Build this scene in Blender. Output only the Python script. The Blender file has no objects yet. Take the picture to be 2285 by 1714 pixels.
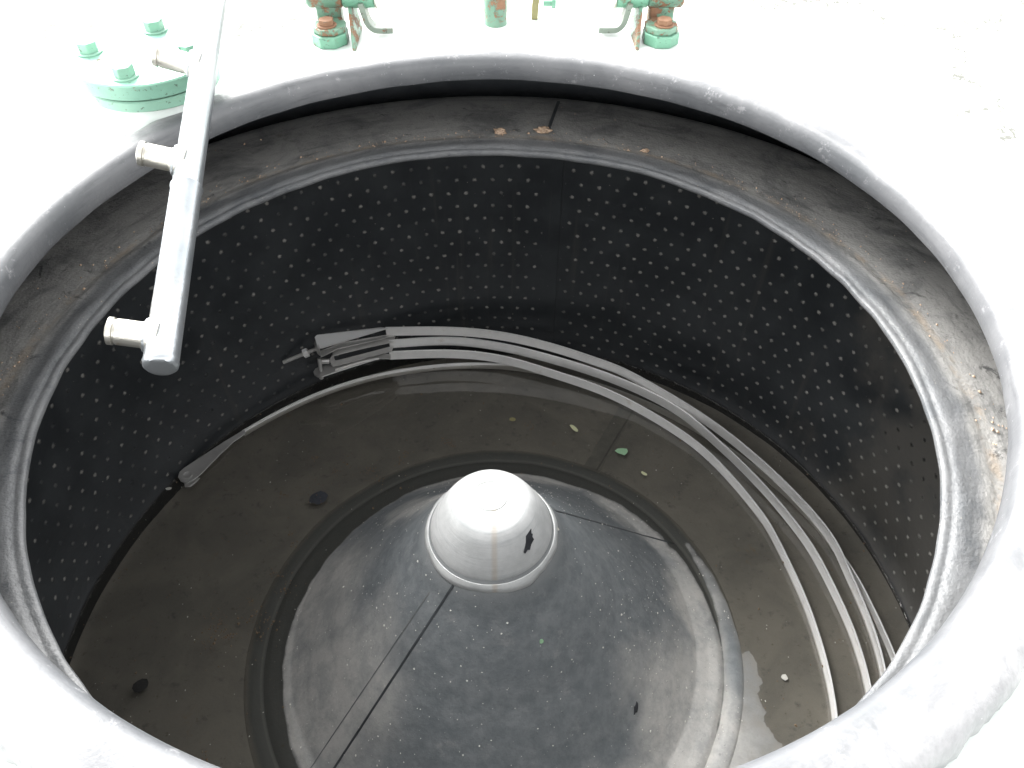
import bpy, bmesh, math, random
from math import sin, cos, pi, radians, hypot, atan2
from mathutils import Vector, Matrix, noise
random.seed(7)
S = bpy.context.scene
C = S.collection

# ------------------------------------------------------------------ camera
CAM = Vector((0.0143, -0.649, 0.6672)); YAW, PIT, ROLL, F = 0.0223, 0.8093, 0.0079, 1764.2
fw = Vector((sin(YAW)*cos(PIT), cos(YAW)*cos(PIT), -sin(PIT)))
r0 = Vector((cos(YAW), -sin(YAW), 0)); u0 = r0.cross(fw)
rt = r0*cos(ROLL)+u0*sin(ROLL); up = -r0*sin(ROLL)+u0*cos(ROLL)
cd = bpy.data.cameras.new('camera'); co = bpy.data.objects.new('camera', cd); C.objects.link(co)
cd.sensor_width = 36; cd.lens = F/2285*36; cd.clip_start = .02; cd.clip_end = 200
m = Matrix((rt, up, -fw)).transposed().to_4x4(); m.translation = CAM
co.matrix_world = m; S.camera = co

def dirpx(u, v): return fw+rt*((u-1142.5)/F)-up*((v-857)/F)
def G(u, v, z):                       # point of the plan at height z, surveyed from the photograph
    d = dirpx(u, v); return CAM+d*((z-CAM.z)/d.z)
def W(u, v, w): return CAM+dirpx(u, v)*w

# ------------------------------------------------------------------ materials
def lin(c): return tuple(c)+(1,)
class NT:
    def __init__(s, name, rough=.5, metal=0, spec=.5):
        s.m = bpy.data.materials.new(name); s.m.use_nodes = True; s.t = s.m.node_tree; s.n = s.t.nodes
        s.b = s.n['Principled BSDF']; s.b.inputs['Roughness'].default_value = rough
        s.b.inputs['Metallic'].default_value = metal; s.b.inputs['Specular IOR Level'].default_value = spec
        s.geo = s.n.new('ShaderNodeNewGeometry'); s.tc = s.n.new('ShaderNodeTexCoord')
    def L(s, a, b): s.t.links.new(a, b)
    def val(s, x, sock):
        if isinstance(x, (int, float)): sock.default_value = x
        elif isinstance(x, tuple): sock.default_value = lin(x) if len(sock.default_value) == 4 else x
        else: s.L(x, sock)
    def math(s, op, a, b=0, c=0, clamp=False):
        n = s.n.new('ShaderNodeMath'); n.operation = op; n.use_clamp = clamp
        for i, x in enumerate((a, b, c)): s.val(x, n.inputs[i])
        return n.outputs[0]
    def noise(s, scale, detail=4, rough=.6, vec=None, dist=0, col=False):
        n = s.n.new('ShaderNodeTexNoise'); n.inputs['Scale'].default_value = scale
        n.inputs['Detail'].default_value = detail; n.inputs['Roughness'].default_value = rough; n.inputs['Distortion'].default_value = dist
        s.L(vec or s.geo.outputs['Position'], n.inputs['Vector']); return n.outputs['Color' if col else 'Fac']
    def vec(s, sc, src=None):
        n = s.n.new('ShaderNodeMapping'); n.inputs['Scale'].default_value = sc
        s.L(src or s.geo.outputs['Position'], n.inputs['Vector']); return n.outputs[0]
    def step(s, x, a, b):                     # smooth 0..1 from a to b
        n = s.n.new('ShaderNodeMapRange'); n.interpolation_type = 'SMOOTHSTEP'
        s.val(x, n.inputs[0]); n.inputs[1].default_value = a; n.inputs[2].default_value = b
        if a > b:
            n.inputs[1].default_value = b; n.inputs[2].default_value = a; n.inputs[3].default_value = 1; n.inputs[4].default_value = 0
        return n.outputs[0]
    def mix(s, f, a, b):
        n = s.n.new('ShaderNodeMix'); n.data_type = 'RGBA'; s.val(f, n.inputs[0]); s.val(a, n.inputs[6]); s.val(b, n.inputs[7]); return n.outputs[2]
    def xyz(s, src=None):
        n = s.n.new('ShaderNodeSeparateXYZ'); s.L(src or s.geo.outputs['Position'], n.inputs[0]); return n.outputs
    def col(s, c): s.val(c, s.b.inputs['Base Color'])
    def rough(s, r): s.val(r, s.b.inputs['Roughness'])
    def bump(s, h, dist=.001, strength=1):
        n = s.n.new('ShaderNodeBump'); n.inputs['Distance'].default_value = dist; n.inputs['Strength'].default_value = strength
        s.L(h, n.inputs['Height']); s.L(n.outputs[0], s.b.inputs['Normal'])
    def specks(s, scale, size, density=.5):   # scattered tiny flecks
        v = s.n.new('ShaderNodeTexVoronoi'); v.inputs['Scale'].default_value = scale; s.L(s.geo.outputs['Position'], v.inputs['Vector'])
        a = s.step(v.outputs['Distance'], size, size*.5)
        w = s.xyz(v.outputs['Color'])[0]
        return s.math('MULTIPLY', a, s.step(w, 1-density, 1-density+.02))

M = {}
# wall rubber with a staggered grid of holes, some plugged with pale dust
t = NT('perforated_black_rubber', .5)
uv = t.xyz(t.tc.outputs['UV'])
jit = t.xyz(t.noise(9, 2, col=True))
U = t.math('ADD', t.math('DIVIDE', uv[0], .036), t.math('MULTIPLY', jit[0], .28)); V = t.math('ADD', t.math('DIVIDE', uv[1], .031), t.math('MULTIPLY', jit[1], .28))
row = t.math('FLOOR', V); odd = t.math('MULTIPLY', t.math('ABSOLUTE', t.math('MODULO', row, 2)), .5)
Uo = t.math('ADD', U, odd); cellu = t.math('FLOOR', Uo)
du = t.math('MULTIPLY', t.math('SUBTRACT', t.math('FRACT', Uo), .5), .036); dv = t.math('MULTIPLY', t.math('SUBTRACT', t.math('FRACT', V), .5), .031)
d = t.math('SQRT', t.math('ADD', t.math('MULTIPLY', du, du), t.math('MULTIPLY', dv, dv)))
d = t.math('ADD', d, t.math('MULTIPLY', t.math('SUBTRACT', t.noise(300, 2), .5), .006))
dot = t.step(d, .0051, .0014)
cmb = t.n.new('ShaderNodeCombineXYZ'); t.L(cellu, cmb.inputs[0]); t.L(row, cmb.inputs[1])
wn = t.n.new('ShaderNodeTexWhiteNoise'); t.L(cmb.outputs[0], wn.inputs['Vector']); rnd = wn.outputs['Value']
# seam without holes
th = t.math('ABSOLUTE', t.math('SUBTRACT', uv[0], .755*radians(79.0)))
nos = t.step(t.math('ABSOLUTE', t.math('SUBTRACT', uv[0], .755*radians(80.2))), .020, .024); seam = t.math('MULTIPLY', t.step(th, .0020, .0008), .35)
px, py, pz = t.xyz()
big = t.noise(2.2, 3); mid = t.noise(11, 5)
dusty = t.step(t.math('ADD', t.math('MULTIPLY', mid, .6), t.math('ADD', t.math('MULTIPLY', rnd, .55), t.math('MULTIPLY', px, .30))), .08, .78)  # pale dust at random; dots also fainter towards the left
right = t.step(t.math('ADD', px, t.math('MULTIPLY', t.noise(7, 5), .35)), .82, .92)      # greyer tone with a ragged edge on the right-hand wall
open_ = t.math('MULTIPLY', right, t.step(t.math('ADD', pz, t.math('MULTIPLY', mid, .2)), -.42, -.30))
basec = t.mix(t.step(mid, .35, .7), (.015, .018, .021), (.028, .032, .035))
basec = t.mix(t.math('MULTIPLY', right, .85), basec, (.075, .070, .062))
streak = t.noise(1, 5, vec=t.vec((38, 38, 1.6)))
basec = t.mix(t.math('MULTIPLY', t.step(streak, .58, .75), .35), basec, (.07, .064, .055))
dotc = t.mix(dusty, (.035, .039, .041), (.30, .29, .265))
dotc = t.mix(open_, dotc, (.004, .004, .004))
c = t.mix(t.math('MULTIPLY', dot, nos), basec, dotc)
c = t.mix(t.math('MULTIPLY', seam, .8), c, (.006, .006, .007))
low = t.step(t.math('ADD', pz, t.math('MULTIPLY', mid, .02)), -.645, -.657)
c = t.mix(t.math('MULTIPLY', low, .85), c, (.012, .014, .017))
c = t.mix(t.math('MULTIPLY', t.specks(42, .06, .14), .8), c, (.34, .32, .28))
c = t.mix(t.math('MULTIPLY', t.specks(120, .09, .06), .8), c, (.30, .28, .25))
t.col(c); t.rough(t.math('ADD', .38, t.math('MULTIPLY', mid, .3)))
t.bump(t.math('ADD', t.math('MULTIPLY', t.math('MULTIPLY', dot, nos), -1.2), t.math('ADD', t.math('MULTIPLY', t.noise(60, 4), .7), t.math('MULTIPLY', seam, -1))), .0012)
M['wall'] = t.m

# lip rubber: brown-grey dust film, wiped dark blotches, pale rim
t = NT('dusty_black_lip_rubber', .45)
x, y, z = t.xyz(); rr = t.math('SQRT', t.math('ADD', t.math('MULTIPLY', x, x), t.math('MULTIPLY', y, y)))
ang = t.math('ARCTAN2', y, x); cv = t.n.new('ShaderNodeCombineXYZ'); t.L(t.math('MULTIPLY', ang, 5), cv.inputs[0]); t.L(t.math('MULTIPLY', rr, 60), cv.inputs[1]); t.L(t.math('MULTIPLY', z, 60), cv.inputs[2])
n1 = t.noise(9, 7, .72, dist=.8); n2 = t.noise(45, 7, .75); strk = t.noise(1.0, 6, .75, vec=cv.outputs[0])
c = t.mix(t.step(n1, .34, .56), (.165, .166, .163), (.315, .309, .295))
c = t.mix(t.math('MULTIPLY', t.step(strk, .5, .68), .45), c, (.060, .064, .066))
c = t.mix(t.math('MULTIPLY', t.step(t.noise(20, 7, .8, dist=1), .58, .66), .75), c, (.030, .032, .034))
c = t.mix(t.math('MULTIPLY', t.step(n2, .55, .70), .5), c, (.035, .036, .036))
warm = t.math('MULTIPLY', t.step(t.math('ABSOLUTE', t.math('SUBTRACT', t.math('ADD', rr, t.math('MULTIPLY', n1, .02)), .570)), .012, .002), t.step(t.noise(26, 6, .75), .42, .62))
c = t.mix(t.math('MULTIPLY', warm, .55), c, (.34, .27, .20))
rim = t.step(t.math('ADD', rr, t.math('MULTIPLY', n1, .014)), .556, .540)
c = t.mix(t.math('MULTIPLY', rim, .8), c, t.mix(t.step(strk, .35, .65), (.050, .056, .063), (.118, .122, .127)))
c = t.mix(t.math('MULTIPLY', t.specks(75, .09, .12), .9), c, (.33, .28, .22))
c = t.mix(t.math('MULTIPLY', t.specks(190, .13, .10), .9), c, (.42, .38, .32))
t.col(c); t.rough(t.math('ADD', .34, t.math('MULTIPLY', n2, .3)))
t.bump(t.math('ADD', t.noise(30, 5), t.math('MULTIPLY', t.noise(240, 3), .25)), .0022)
M['lip'] = t.m

# basket bottom: sludge-brown where it stays wet, grey dust film and painted sky sheen where it is dry
t = NT('basket_bottom_rubber', .5)
x, y, z = t.xyz(); rr = t.math('SQRT', t.math('ADD', t.math('MULTIPLY', x, x), t.math('MULTIPLY', y, y)))
n1 = t.noise(7, 6, .6, dist=.5); n2 = t.noise(40, 6, .7); n3 = t.noise(140, 4, .7)
wet = t.mix(t.step(n1, .3, .7), (.185, .180, .166), (.265, .252, .226))
wet = t.mix(t.math('MULTIPLY', t.step(n2, .55, .75), .6), wet, (.075, .08, .08))
wet = t.mix(t.math('MULTIPLY', t.step(t.noise(13, 6, .75), .60, .75), .5), wet, (.24, .16, .085))
wet = t.mix(t.step(t.math('ADD', rr, t.math('MULTIPLY', t.math('SUBTRACT', n2, .5), .006)), .438, .424), wet, t.mix(n2, (.085, .093, .097), (.118, .122, .120)))
wet = t.mix(t.math('MULTIPLY', t.step(t.math('ABSOLUTE', t.math('SUBTRACT', rr, .4085)), .0030, .0008), .6), wet, (.16, .165, .16))
wet = t.mix(t.math('MULTIPLY', t.specks(60, .06, .10), .9), wet, (.30, .24, .15))
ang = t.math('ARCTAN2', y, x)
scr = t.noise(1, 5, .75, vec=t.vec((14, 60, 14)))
def sheen_patch(cx, cy, ra, rb_, rot):                 # cloud shaped sky sheen painted into the cone colour, soft edged
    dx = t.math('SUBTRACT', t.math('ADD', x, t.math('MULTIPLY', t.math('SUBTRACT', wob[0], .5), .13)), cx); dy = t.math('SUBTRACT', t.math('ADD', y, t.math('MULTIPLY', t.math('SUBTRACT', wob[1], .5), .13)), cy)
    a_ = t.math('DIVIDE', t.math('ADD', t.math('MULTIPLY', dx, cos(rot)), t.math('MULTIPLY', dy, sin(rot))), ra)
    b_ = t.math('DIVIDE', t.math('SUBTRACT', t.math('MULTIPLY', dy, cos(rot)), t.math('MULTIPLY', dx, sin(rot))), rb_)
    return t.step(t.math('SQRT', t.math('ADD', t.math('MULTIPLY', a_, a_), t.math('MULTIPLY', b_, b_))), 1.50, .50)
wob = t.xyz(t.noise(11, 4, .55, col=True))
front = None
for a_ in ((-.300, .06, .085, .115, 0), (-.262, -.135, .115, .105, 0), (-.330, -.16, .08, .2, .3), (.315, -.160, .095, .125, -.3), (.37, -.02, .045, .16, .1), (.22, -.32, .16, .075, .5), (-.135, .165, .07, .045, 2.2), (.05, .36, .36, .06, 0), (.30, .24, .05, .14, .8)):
    q_ = sheen_patch(*a_); front = q_ if front is None else t.math('MAXIMUM', front, q_)
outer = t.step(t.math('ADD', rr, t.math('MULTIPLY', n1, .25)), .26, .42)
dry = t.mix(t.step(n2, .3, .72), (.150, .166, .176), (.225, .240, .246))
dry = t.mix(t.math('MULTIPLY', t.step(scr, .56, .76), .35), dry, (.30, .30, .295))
dry = t.mix(t.math('MULTIPLY', t.math('MULTIPLY', front, t.math('ADD', .55, t.math('MULTIPLY', t.step(t.noise(19, 6, .75), .35, .62), .45))), .9), dry, t.mix(n2, (.44, .43, .41), (.60, .58, .545)))  # pale sides of the cone: sky light painted in
dry = t.mix(t.math('MULTIPLY', t.step(n3, .60, .74), .35), dry, (.07, .075, .08)); dry = t.mix(t.math('MULTIPLY', t.step(t.noise(22, 8, .85), .55, .66), .4), dry, (.33, .33, .32))
dry = t.mix(t.math('MULTIPLY', t.specks(85, .08, .10), .9), dry, (.75, .74, .70))
dry = t.mix(t.math('MULTIPLY', t.specks(200, .12, .07), .8), dry, (.65, .62, .56))
halo = t.step(t.math('ADD', rr, t.math('MULTIPLY', n2, .02)), .122, .102)
dry = t.mix(t.math('MULTIPLY', halo, .7), dry, (.33, .34, .34))
f = t.step(t.math('ADD', z, t.math('MULTIPLY', t.math('SUBTRACT', n2, .5), .003)), -.6685, -.6660)
edge = t.math('MULTIPLY', t.step(z, -.6685, -.667), t.step(z, -.661, -.666))
wet = t.mix(t.math('MULTIPLY', t.specks(130, .11, .20), .75), wet, (.36, .29, .19)); wet = t.mix(t.math('MULTIPLY', t.step(t.noise(75, 6, .8), .60, .68), .55), wet, (.09, .075, .05))
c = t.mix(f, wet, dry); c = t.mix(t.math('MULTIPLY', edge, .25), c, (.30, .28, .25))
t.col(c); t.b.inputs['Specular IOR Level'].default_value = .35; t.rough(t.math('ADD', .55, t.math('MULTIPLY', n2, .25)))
t.bump(t.math('ADD', n2, t.math('MULTIPLY', n3, .4)), .0011)
M['bottom'] = t.m

def rubber(name, a, b, rough, sc=25, bd=.0012):
    t = NT(name, rough); n = t.noise(sc, 6, .65); n3 = t.noise(sc*9, 3)
    c = t.mix(t.step(n, .3, .7), a, b); c = t.mix(t.math('MULTIPLY', t.specks(110, .08, .08), .7), c, tuple(min(.85, v*3.2) for v in b))
    t.col(c); t.rough(t.math('ADD', rough-.08, t.math('MULTIPLY', n, .2))); t.bump(t.math('ADD', n, t.math('MULTIPLY', n3, .3)), bd); return t.m
t = NT('grey_collar_rubber', .42)
n = t.noise(6, 6, .6, dist=.4); x, y, z = t.xyz(); cv = t.n.new('ShaderNodeCombineXYZ'); t.L(t.math('MULTIPLY', t.math('ARCTAN2', y, x), 7), cv.inputs[0])
t.L(t.math('MULTIPLY', t.math('SQRT', t.math('ADD', t.math('MULTIPLY', x, x), t.math('MULTIPLY', y, y))), 90), cv.inputs[1]); t.L(t.math('MULTIPLY', z, 90), cv.inputs[2])
s_ = t.noise(1, 6, .7, vec=cv.outputs[0]); n3 = t.noise(260, 3)
c = t.mix(t.step(n, .32, .68), (.078, .082, .087), (.128, .130, .134)); c = t.mix(t.math('MULTIPLY', t.step(s_, .5, .7), .6), c, (.055, .058, .062))
rr = t.math('SQRT', t.math('ADD', t.math('MULTIPLY', x, x), t.math('MULTIPLY', y, y))); m1_ = t.noise(13, 7, .7, dist=.5)
chalk_and_glare = t.step(t.math('ADD', rr, t.math('MULTIPLY', t.math('SUBTRACT', m1_, .5), .045)), .512, .545)     # bleached, chalky outer part, painted paler still to burn out like glare
c = t.mix(t.math('MULTIPLY', chalk_and_glare, .85), c, t.mix(t.step(m1_, .38, .62), (.19, .192, .196), (.31, .31, .312)))
c = t.mix(t.math('MULTIPLY', t.step(t.noise(38, 7, .8), .57, .66), .45), c, (.30, .30, .305))
c = t.mix(t.math('MULTIPLY', t.step(t.noise(17, 7, .8, dist=1.2), .60, .68), .5), c, (.07, .072, .078))
c = t.mix(t.math('MULTIPLY', t.specks(70, .07, .16), .8), c, (.5, .5, .5)); c = t.mix(t.math('MULTIPLY', t.specks(190, .12, .10), .7), c, (.45, .45, .45))
t.col(c); t.rough(t.math('ADD', .36, t.math('MULTIPLY', n, .2))); t.bump(t.math('ADD', t.noise(22, 3), t.math('MULTIPLY', n3, .25)), .0009); M['collar'] = t.m
M['seam'] = rubber('dark_seam_rubber', (.038, .044, .048), (.07, .076, .082), .5)
M['wetseam'] = rubber('wet_seam_rubber', (.10, .10, .095), (.14, .135, .12), .5)
M['strip'] = rubber('overlap_strip_rubber', (.12, .135, .14), (.20, .205, .20), .48, 30)
M['wetstrip'] = rubber('wet_strip_rubber', (.15, .15, .14), (.20, .195, .175), .45, 40)
M['flakeblack'] = rubber('black_flake', (.018, .02, .024), (.04, .042, .05), .6, 120)
M['flakeblue'] = rubber('blue_black_flake', (.05, .062, .095), (.085, .10, .14), .6, 120)
M['shell'] = rubber('dark_casing_inside', (.045, .050, .055), (.065, .070, .076), .5)

# hub cap
t = NT('white_hub_cap', .7, 0, .15)
x, y, z = t.xyz(); n = t.noise(18, 6, .65); ns = t.noise(1, 5, .7, vec=t.vec((8, 8, 160)))
c = t.mix(t.step(n, .3, .7), (.50, .51, .505), (.64, .645, .64)); c = t.mix(t.math('MULTIPLY', t.step(ns, .52, .68), .35), c, (.34, .37, .38))
c = t.mix(t.math('MULTIPLY', t.math('MULTIPLY', t.step(t.math('ABSOLUTE', t.math('SUBTRACT', x, .005)), .006, .001), t.step(y, .0, -.03)), .3), c, (.45, .33, .20))
c = t.mix(t.specks(95, .07, .12), c, (.05, .05, .05))
t.col(c); t.rough(t.math('ADD', .65, t.math('MULTIPLY', n, .2))); t.bump(t.math('ADD', ns, n), .0006); M['cap'] = t.m

# steels
def steel(name, a, b, rough, metal=.85, sc=(20, 20, 260), stain=None, edge=False):
    t = NT(name, rough, metal); n = t.noise(14, 5); g = t.noise(1, 4, vec=t.vec(sc))
    c = t.mix(t.step(n, .3, .7), a, b)
    if stain: c = t.mix(t.math('MULTIPLY', t.step(t.noise(22, 6, .75), .56, .72), .6), c, stain)
    if edge:                                  # upward faces painted brighter, a highlight put into the colour
        nz_ = t.xyz(t.geo.outputs['True Normal'])[2]; ed = t.step(nz_, .6, .9)
        c = t.mix(ed, c, (.93, .93, .92)); rg = t.mix(ed, (rough,)*3, (.24,)*3)
    t.col(c); t.rough(rg if edge else t.math('ADD', rough-.1, t.math('MULTIPLY', g, .25))); t.bump(t.math('ADD', g, t.noise(300, 2)), .0002); return t.m
M['band'] = steel('dull_stainless_steel', (.66, .65, .635), (.78, .77, .75), .42, .22, stain=(.55, .50, .44), edge=True)
M['clip'] = steel('worn_stainless_steel', (.50, .49, .475), (.66, .65, .63), .34, .55)
M['pipe'] = steel('brushed_pipe_steel', (.30, .33, .345), (.40, .42, .435), .32, .8, (160, 160, 30), stain=(.26, .23, .16))
M['nozzle'] = steel('brassy_stained_steel', (.48, .465, .42), (.60, .585, .53), .32, .85, stain=(.34, .25, .13))

# paints
def paint(name, base, rustamt, top=None):
    t = NT(name, .42); n = t.noise(34, 7, .72, dist=.3); n2 = t.noise(9, 4)
    c = t.mix(t.step(n2, .3, .7), base, tuple(v*1.25 for v in base))
    rust = t.mix(t.noise(90, 4), (.13, .058, .028), (.26, .145, .085))
    f = t.step(t.math('ADD', n, t.math('MULTIPLY', n2, .15)), .72-rustamt*.4, .78-rustamt*.4)
    c = t.mix(f, c, rust); c = t.mix(t.math('MULTIPLY', t.step(t.noise(150, 3), .63, .68), .7), c, (.05, .055, .045))
    t.col(c); t.rough(t.math('ADD', .35, t.math('MULTIPLY', f, .4))); t.bump(t.math('ADD', n, t.math('MULTIPLY', f, -.6)), .0012); return t.m
M['green'] = paint('pale_green_paint', (.105, .24, .165), .12)
M['greenrust'] = paint('rusty_green_paint', (.10, .19, .135), .34)
M['palegreen'] = paint('weathered_green_grey_paint', (.13, .16, .13), .10)
M['rust'] = paint('rusty_bolt', (.30, .13, .07), .9)
M['flangegreen'] = paint('paler_green_paint', (.16, .31, .235), .04)  # paler, less rusted green for the flange cover
M['palebolt'] = paint('green_painted_bolt', (.19, .34, .26), -.2)
t = NT('pale_casing_paint', .5); n = t.noise(8, 6, .7); c = t.mix(t.step(n, .3, .7), (.56, .61, .58), (.66, .70, .67))
c = t.mix(t.math('MULTIPLY', t.step(t.noise(30, 6, .8), .66, .72), .6), c, (.28, .27, .2)); t.col(c); t.bump(n, .001); M['casing'] = t.m
# concrete ground
t = NT('pale_concrete', .85); n = t.noise(1.4, 8, .7); n2 = t.noise(14, 7, .75); x, y, z = t.xyz()
c = t.mix(t.step(n, .3, .7), (.44, .43, .41), (.56, .55, .52)); c = t.mix(t.math('MULTIPLY', t.step(n2, .57, .66), .5), c, (.055, .055, .045))
v = t.n.new('ShaderNodeTexVoronoi'); v.feature = 'DISTANCE_TO_EDGE'; v.inputs['Scale'].default_value = .42
wv = t.n.new('ShaderNodeVectorMath'); wv.operation = 'ADD'; t.L(t.geo.outputs['Position'], wv.inputs[0]); t.L(t.noise(3, 5, col=True), wv.inputs[1]); t.L(wv.outputs[0], v.inputs['Vector'])
c = t.mix(t.math('MULTIPLY', t.step(v.outputs['Distance'], .008, .002), .85), c, (.035, .04, .03)); t.col(c); t.bump(n2, .01); M['ground'] = t.m
# leaves and grit
def plain(name, a, b, rough=.6):
    t = NT(name, rough); t.col(t.mix(t.noise(120, 4), a, b)); return t.m
M['olivepaint'] = plain('olive_paint', (.14, .13, .05), (.20, .18, .08))
M['leafgreen'] = plain('pale_green_flake', (.26, .48, .27), (.42, .64, .42))
M['leafyellow'] = plain('dry_yellow_leaf', (.52, .54, .30), (.78, .78, .52))
M['leafolive'] = plain('olive_leaf', (.22, .20, .09), (.36, .33, .16))
M['gritwhite'] = plain('white_grit', (.45, .44, .40), (.80, .78, .72))
M['gritbrown'] = plain('brown_grit', (.10, .065, .038), (.21, .15, .095))
M['crust'] = plain('orange_grey_crust', (.24, .15, .09), (.50, .38, .28))
# water: clear thin sheet, brownish tint, mirror-like at its surface
mt = bpy.data.materials.new('brown_standing_water'); mt.use_nodes = True; nt = mt.node_tree; nt.nodes.clear()
o_ = nt.nodes.new('ShaderNodeOutputMaterial'); tr = nt.nodes.new('ShaderNodeBsdfTransparent'); tr.inputs[0].default_value = (.80, .79, .76, 1)
gl = nt.nodes.new('ShaderNodeBsdfGlossy'); gl.inputs['Roughness'].default_value = .015; gl.inputs[0].default_value = (1, 1, 1, 1)
df = nt.nodes.new('ShaderNodeBsdfDiffuse'); df.inputs[0].default_value = (.12, .11, .09, 1)
fr = nt.nodes.new('ShaderNodeFresnel'); fr.inputs[0].default_value = 1.33
m1 = nt.nodes.new('ShaderNodeMixShader'); m1.inputs[0].default_value = .10; m2 = nt.nodes.new('ShaderNodeMixShader')
nz = nt.nodes.new('ShaderNodeTexNoise'); nz.inputs['Scale'].default_value = 14; nz.inputs['Detail'].default_value = 2
gp = nt.nodes.new('ShaderNodeNewGeometry'); nt.links.new(gp.outputs['Position'], nz.inputs['Vector'])
bp = nt.nodes.new('ShaderNodeBump'); bp.inputs['Distance'].default_value = .0004; nt.links.new(nz.outputs['Fac'], bp.inputs['Height'])
nt.links.new(bp.outputs[0], gl.inputs['Normal']); nt.links.new(bp.outputs[0], fr.inputs['Normal'])
nt.links.new(tr.outputs[0], m1.inputs[1]); nt.links.new(df.outputs[0], m1.inputs[2])
nt.links.new(fr.outputs[0], m2.inputs[0]); nt.links.new(m1.outputs[0], m2.inputs[1]); nt.links.new(gl.outputs[0], m2.inputs[2])
nt.links.new(m2.outputs[0], o_.inputs['Surface']); M['water'] = mt

# ------------------------------------------------------------------ object helpers
def mesh_obj(name, verts, faces, mat, parent=None, smooth=True, uvs=None):
    me = bpy.data.meshes.new(name); me.from_pydata([tuple(v) for v in verts], [], faces); me.update()
    if uvs:
        l = me.uv_layers.new(name='UVMap')
        for p in me.polygons:
            for k, li in enumerate(p.loop_indices): l.data[li].uv = uvs[p.index][k]
    bm = bmesh.new(); bm.from_mesh(me); bmesh.ops.recalc_face_normals(bm, faces=bm.faces); bm.to_mesh(me); bm.free()
    me.materials.append(mat)
    if smooth:
        me.shade_smooth(); me.set_sharp_from_angle(angle=radians(38))
    o = bpy.data.objects.new(name, me); C.objects.link(o)
    if parent: o.parent = parent; o.matrix_parent_inverse = parent.matrix_world.inverted()
    return o
def thing(name, label, cat, loc=(0, 0, 0), group=None):
    o = bpy.data.objects.new(name, None); C.objects.link(o); o.location = loc; o.empty_display_size = .05
    o.matrix_world = Matrix.Translation(loc)
    return tag(o, label, cat, group)
def tag(o, label, cat, group=None):
    o['label'] = label; o['category'] = cat
    if group: o['group'] = group
    return o
def lathe(name, prof, mat, parent=None, seg=256, jit=None, uvR=None, centre=(0, 0), close=False):
    vs, fs, uvs = [], [], []
    n = len(prof)
    for i in range(seg):
        a = 2*pi*i/seg
        for k, (r, z) in enumerate(prof):
            dr, dz = jit(a, r, z) if jit else (0, 0)
            vs.append((centre[0]+(r+dr)*cos(a), centre[1]+(r+dr)*sin(a), z+dz))
    K = n if close else n-1
    for i in range(seg):
        j = (i+1) % seg
        for k in range(K):
            k2 = (k+1) % n
            fs.append((i*n+k, j*n+k, j*n+k2, i*n+k2))
            a0, a1 = 2*pi*i/seg, 2*pi*(i+1)/seg
            R = uvR or 1
            uvs.append([(a0*R, prof[k][1]), (a1*R, prof[k][1]), (a1*R, prof[k2][1]), (a0*R, prof[k2][1])])
    o = mesh_obj(name, vs, fs, mat, parent, True, None)
    if uvR:
        me = o.data; l = me.uv_layers.new(name='UVMap')
        for p in me.polygons:
            angs = [(atan2(me.vertices[v].co.y, me.vertices[v].co.x)) % (2*pi) for v in p.vertices]
            if max(angs)-min(angs) > pi: angs = [a+2*pi if a < pi else a for a in angs]
            for li, a, v in zip(p.loop_indices, angs, p.vertices): l.data[li].uv = (a*uvR, me.vertices[v].co.z)
    return o
def frame(d):
    d = d.normalized(); a = Vector((0, 0, 1)) if abs(d.z) < .9 else Vector((1, 0, 0))
    x = d.cross(a).normalized(); return x, d.cross(x).normalized()
def cyl(name, p0, p1, r, mat, parent=None, seg=32, r1=None, bevel=.0, hexa=False, rot=0):
    p0, p1 = Vector(p0), Vector(p1); x, y = frame(p1-p0); d = (p1-p0).normalized(); L = (p1-p0).length
    if hexa: seg = 6
    r1 = r if r1 is None else r1
    rings = [(0, r)] if not bevel else [(0, r-bevel), (bevel, r)]
    rings += [(L, r1)] if not bevel else [(L-bevel, r1), (L, r1-bevel)]
    vs = []; fs = []
    for h, rad in rings:
        for i in range(seg):
            a = 2*pi*i/seg+rot; vs.append(p0+d*h+x*rad*cos(a)+y*rad*sin(a))
    for k in range(len(rings)-1):
        for i in range(seg): j = (i+1) % seg; fs.append((k*seg+i, k*seg+j, (k+1)*seg+j, (k+1)*seg+i))
    fs.append(tuple(range(seg))[::-1]); fs.append(tuple((len(rings)-1)*seg+i for i in range(seg)))
    return mesh_obj(name, vs, fs, mat, parent, not hexa)
def revolve(name, p0, d, prof, mat, parent=None, seg=40, wob=0):     # profile (h, r) along axis d
    p0, d = Vector(p0), Vector(d).normalized(); x, y = frame(d); vs = []; fs = []
    for k, (h, r) in enumerate(prof):
        for i in range(seg):
            a = 2*pi*i/seg; rr_ = r*(1+wob*(noise.noise(Vector((cos(a)*3, sin(a)*3, h*200)))))
            vs.append(p0+d*h+x*rr_*cos(a)+y*rr_*sin(a))
    for k in range(len(prof)-1):
        for i in range(seg): j = (i+1) % seg; fs.append((k*seg+i, k*seg+j, (k+1)*seg+j, (k+1)*seg+i))
    fs.append(tuple(range(seg))[::-1]); fs.append(tuple((len(prof)-1)*seg+i for i in range(seg)))
    return mesh_obj(name, vs, fs, mat, parent)
def bevel(o, w, seg=2):
    b = o.modifiers.new('bevel', 'BEVEL'); b.width = w; b.segments = seg; b.limit_method = 'ANGLE'; b.angle_limit = radians(35); return o
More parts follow.
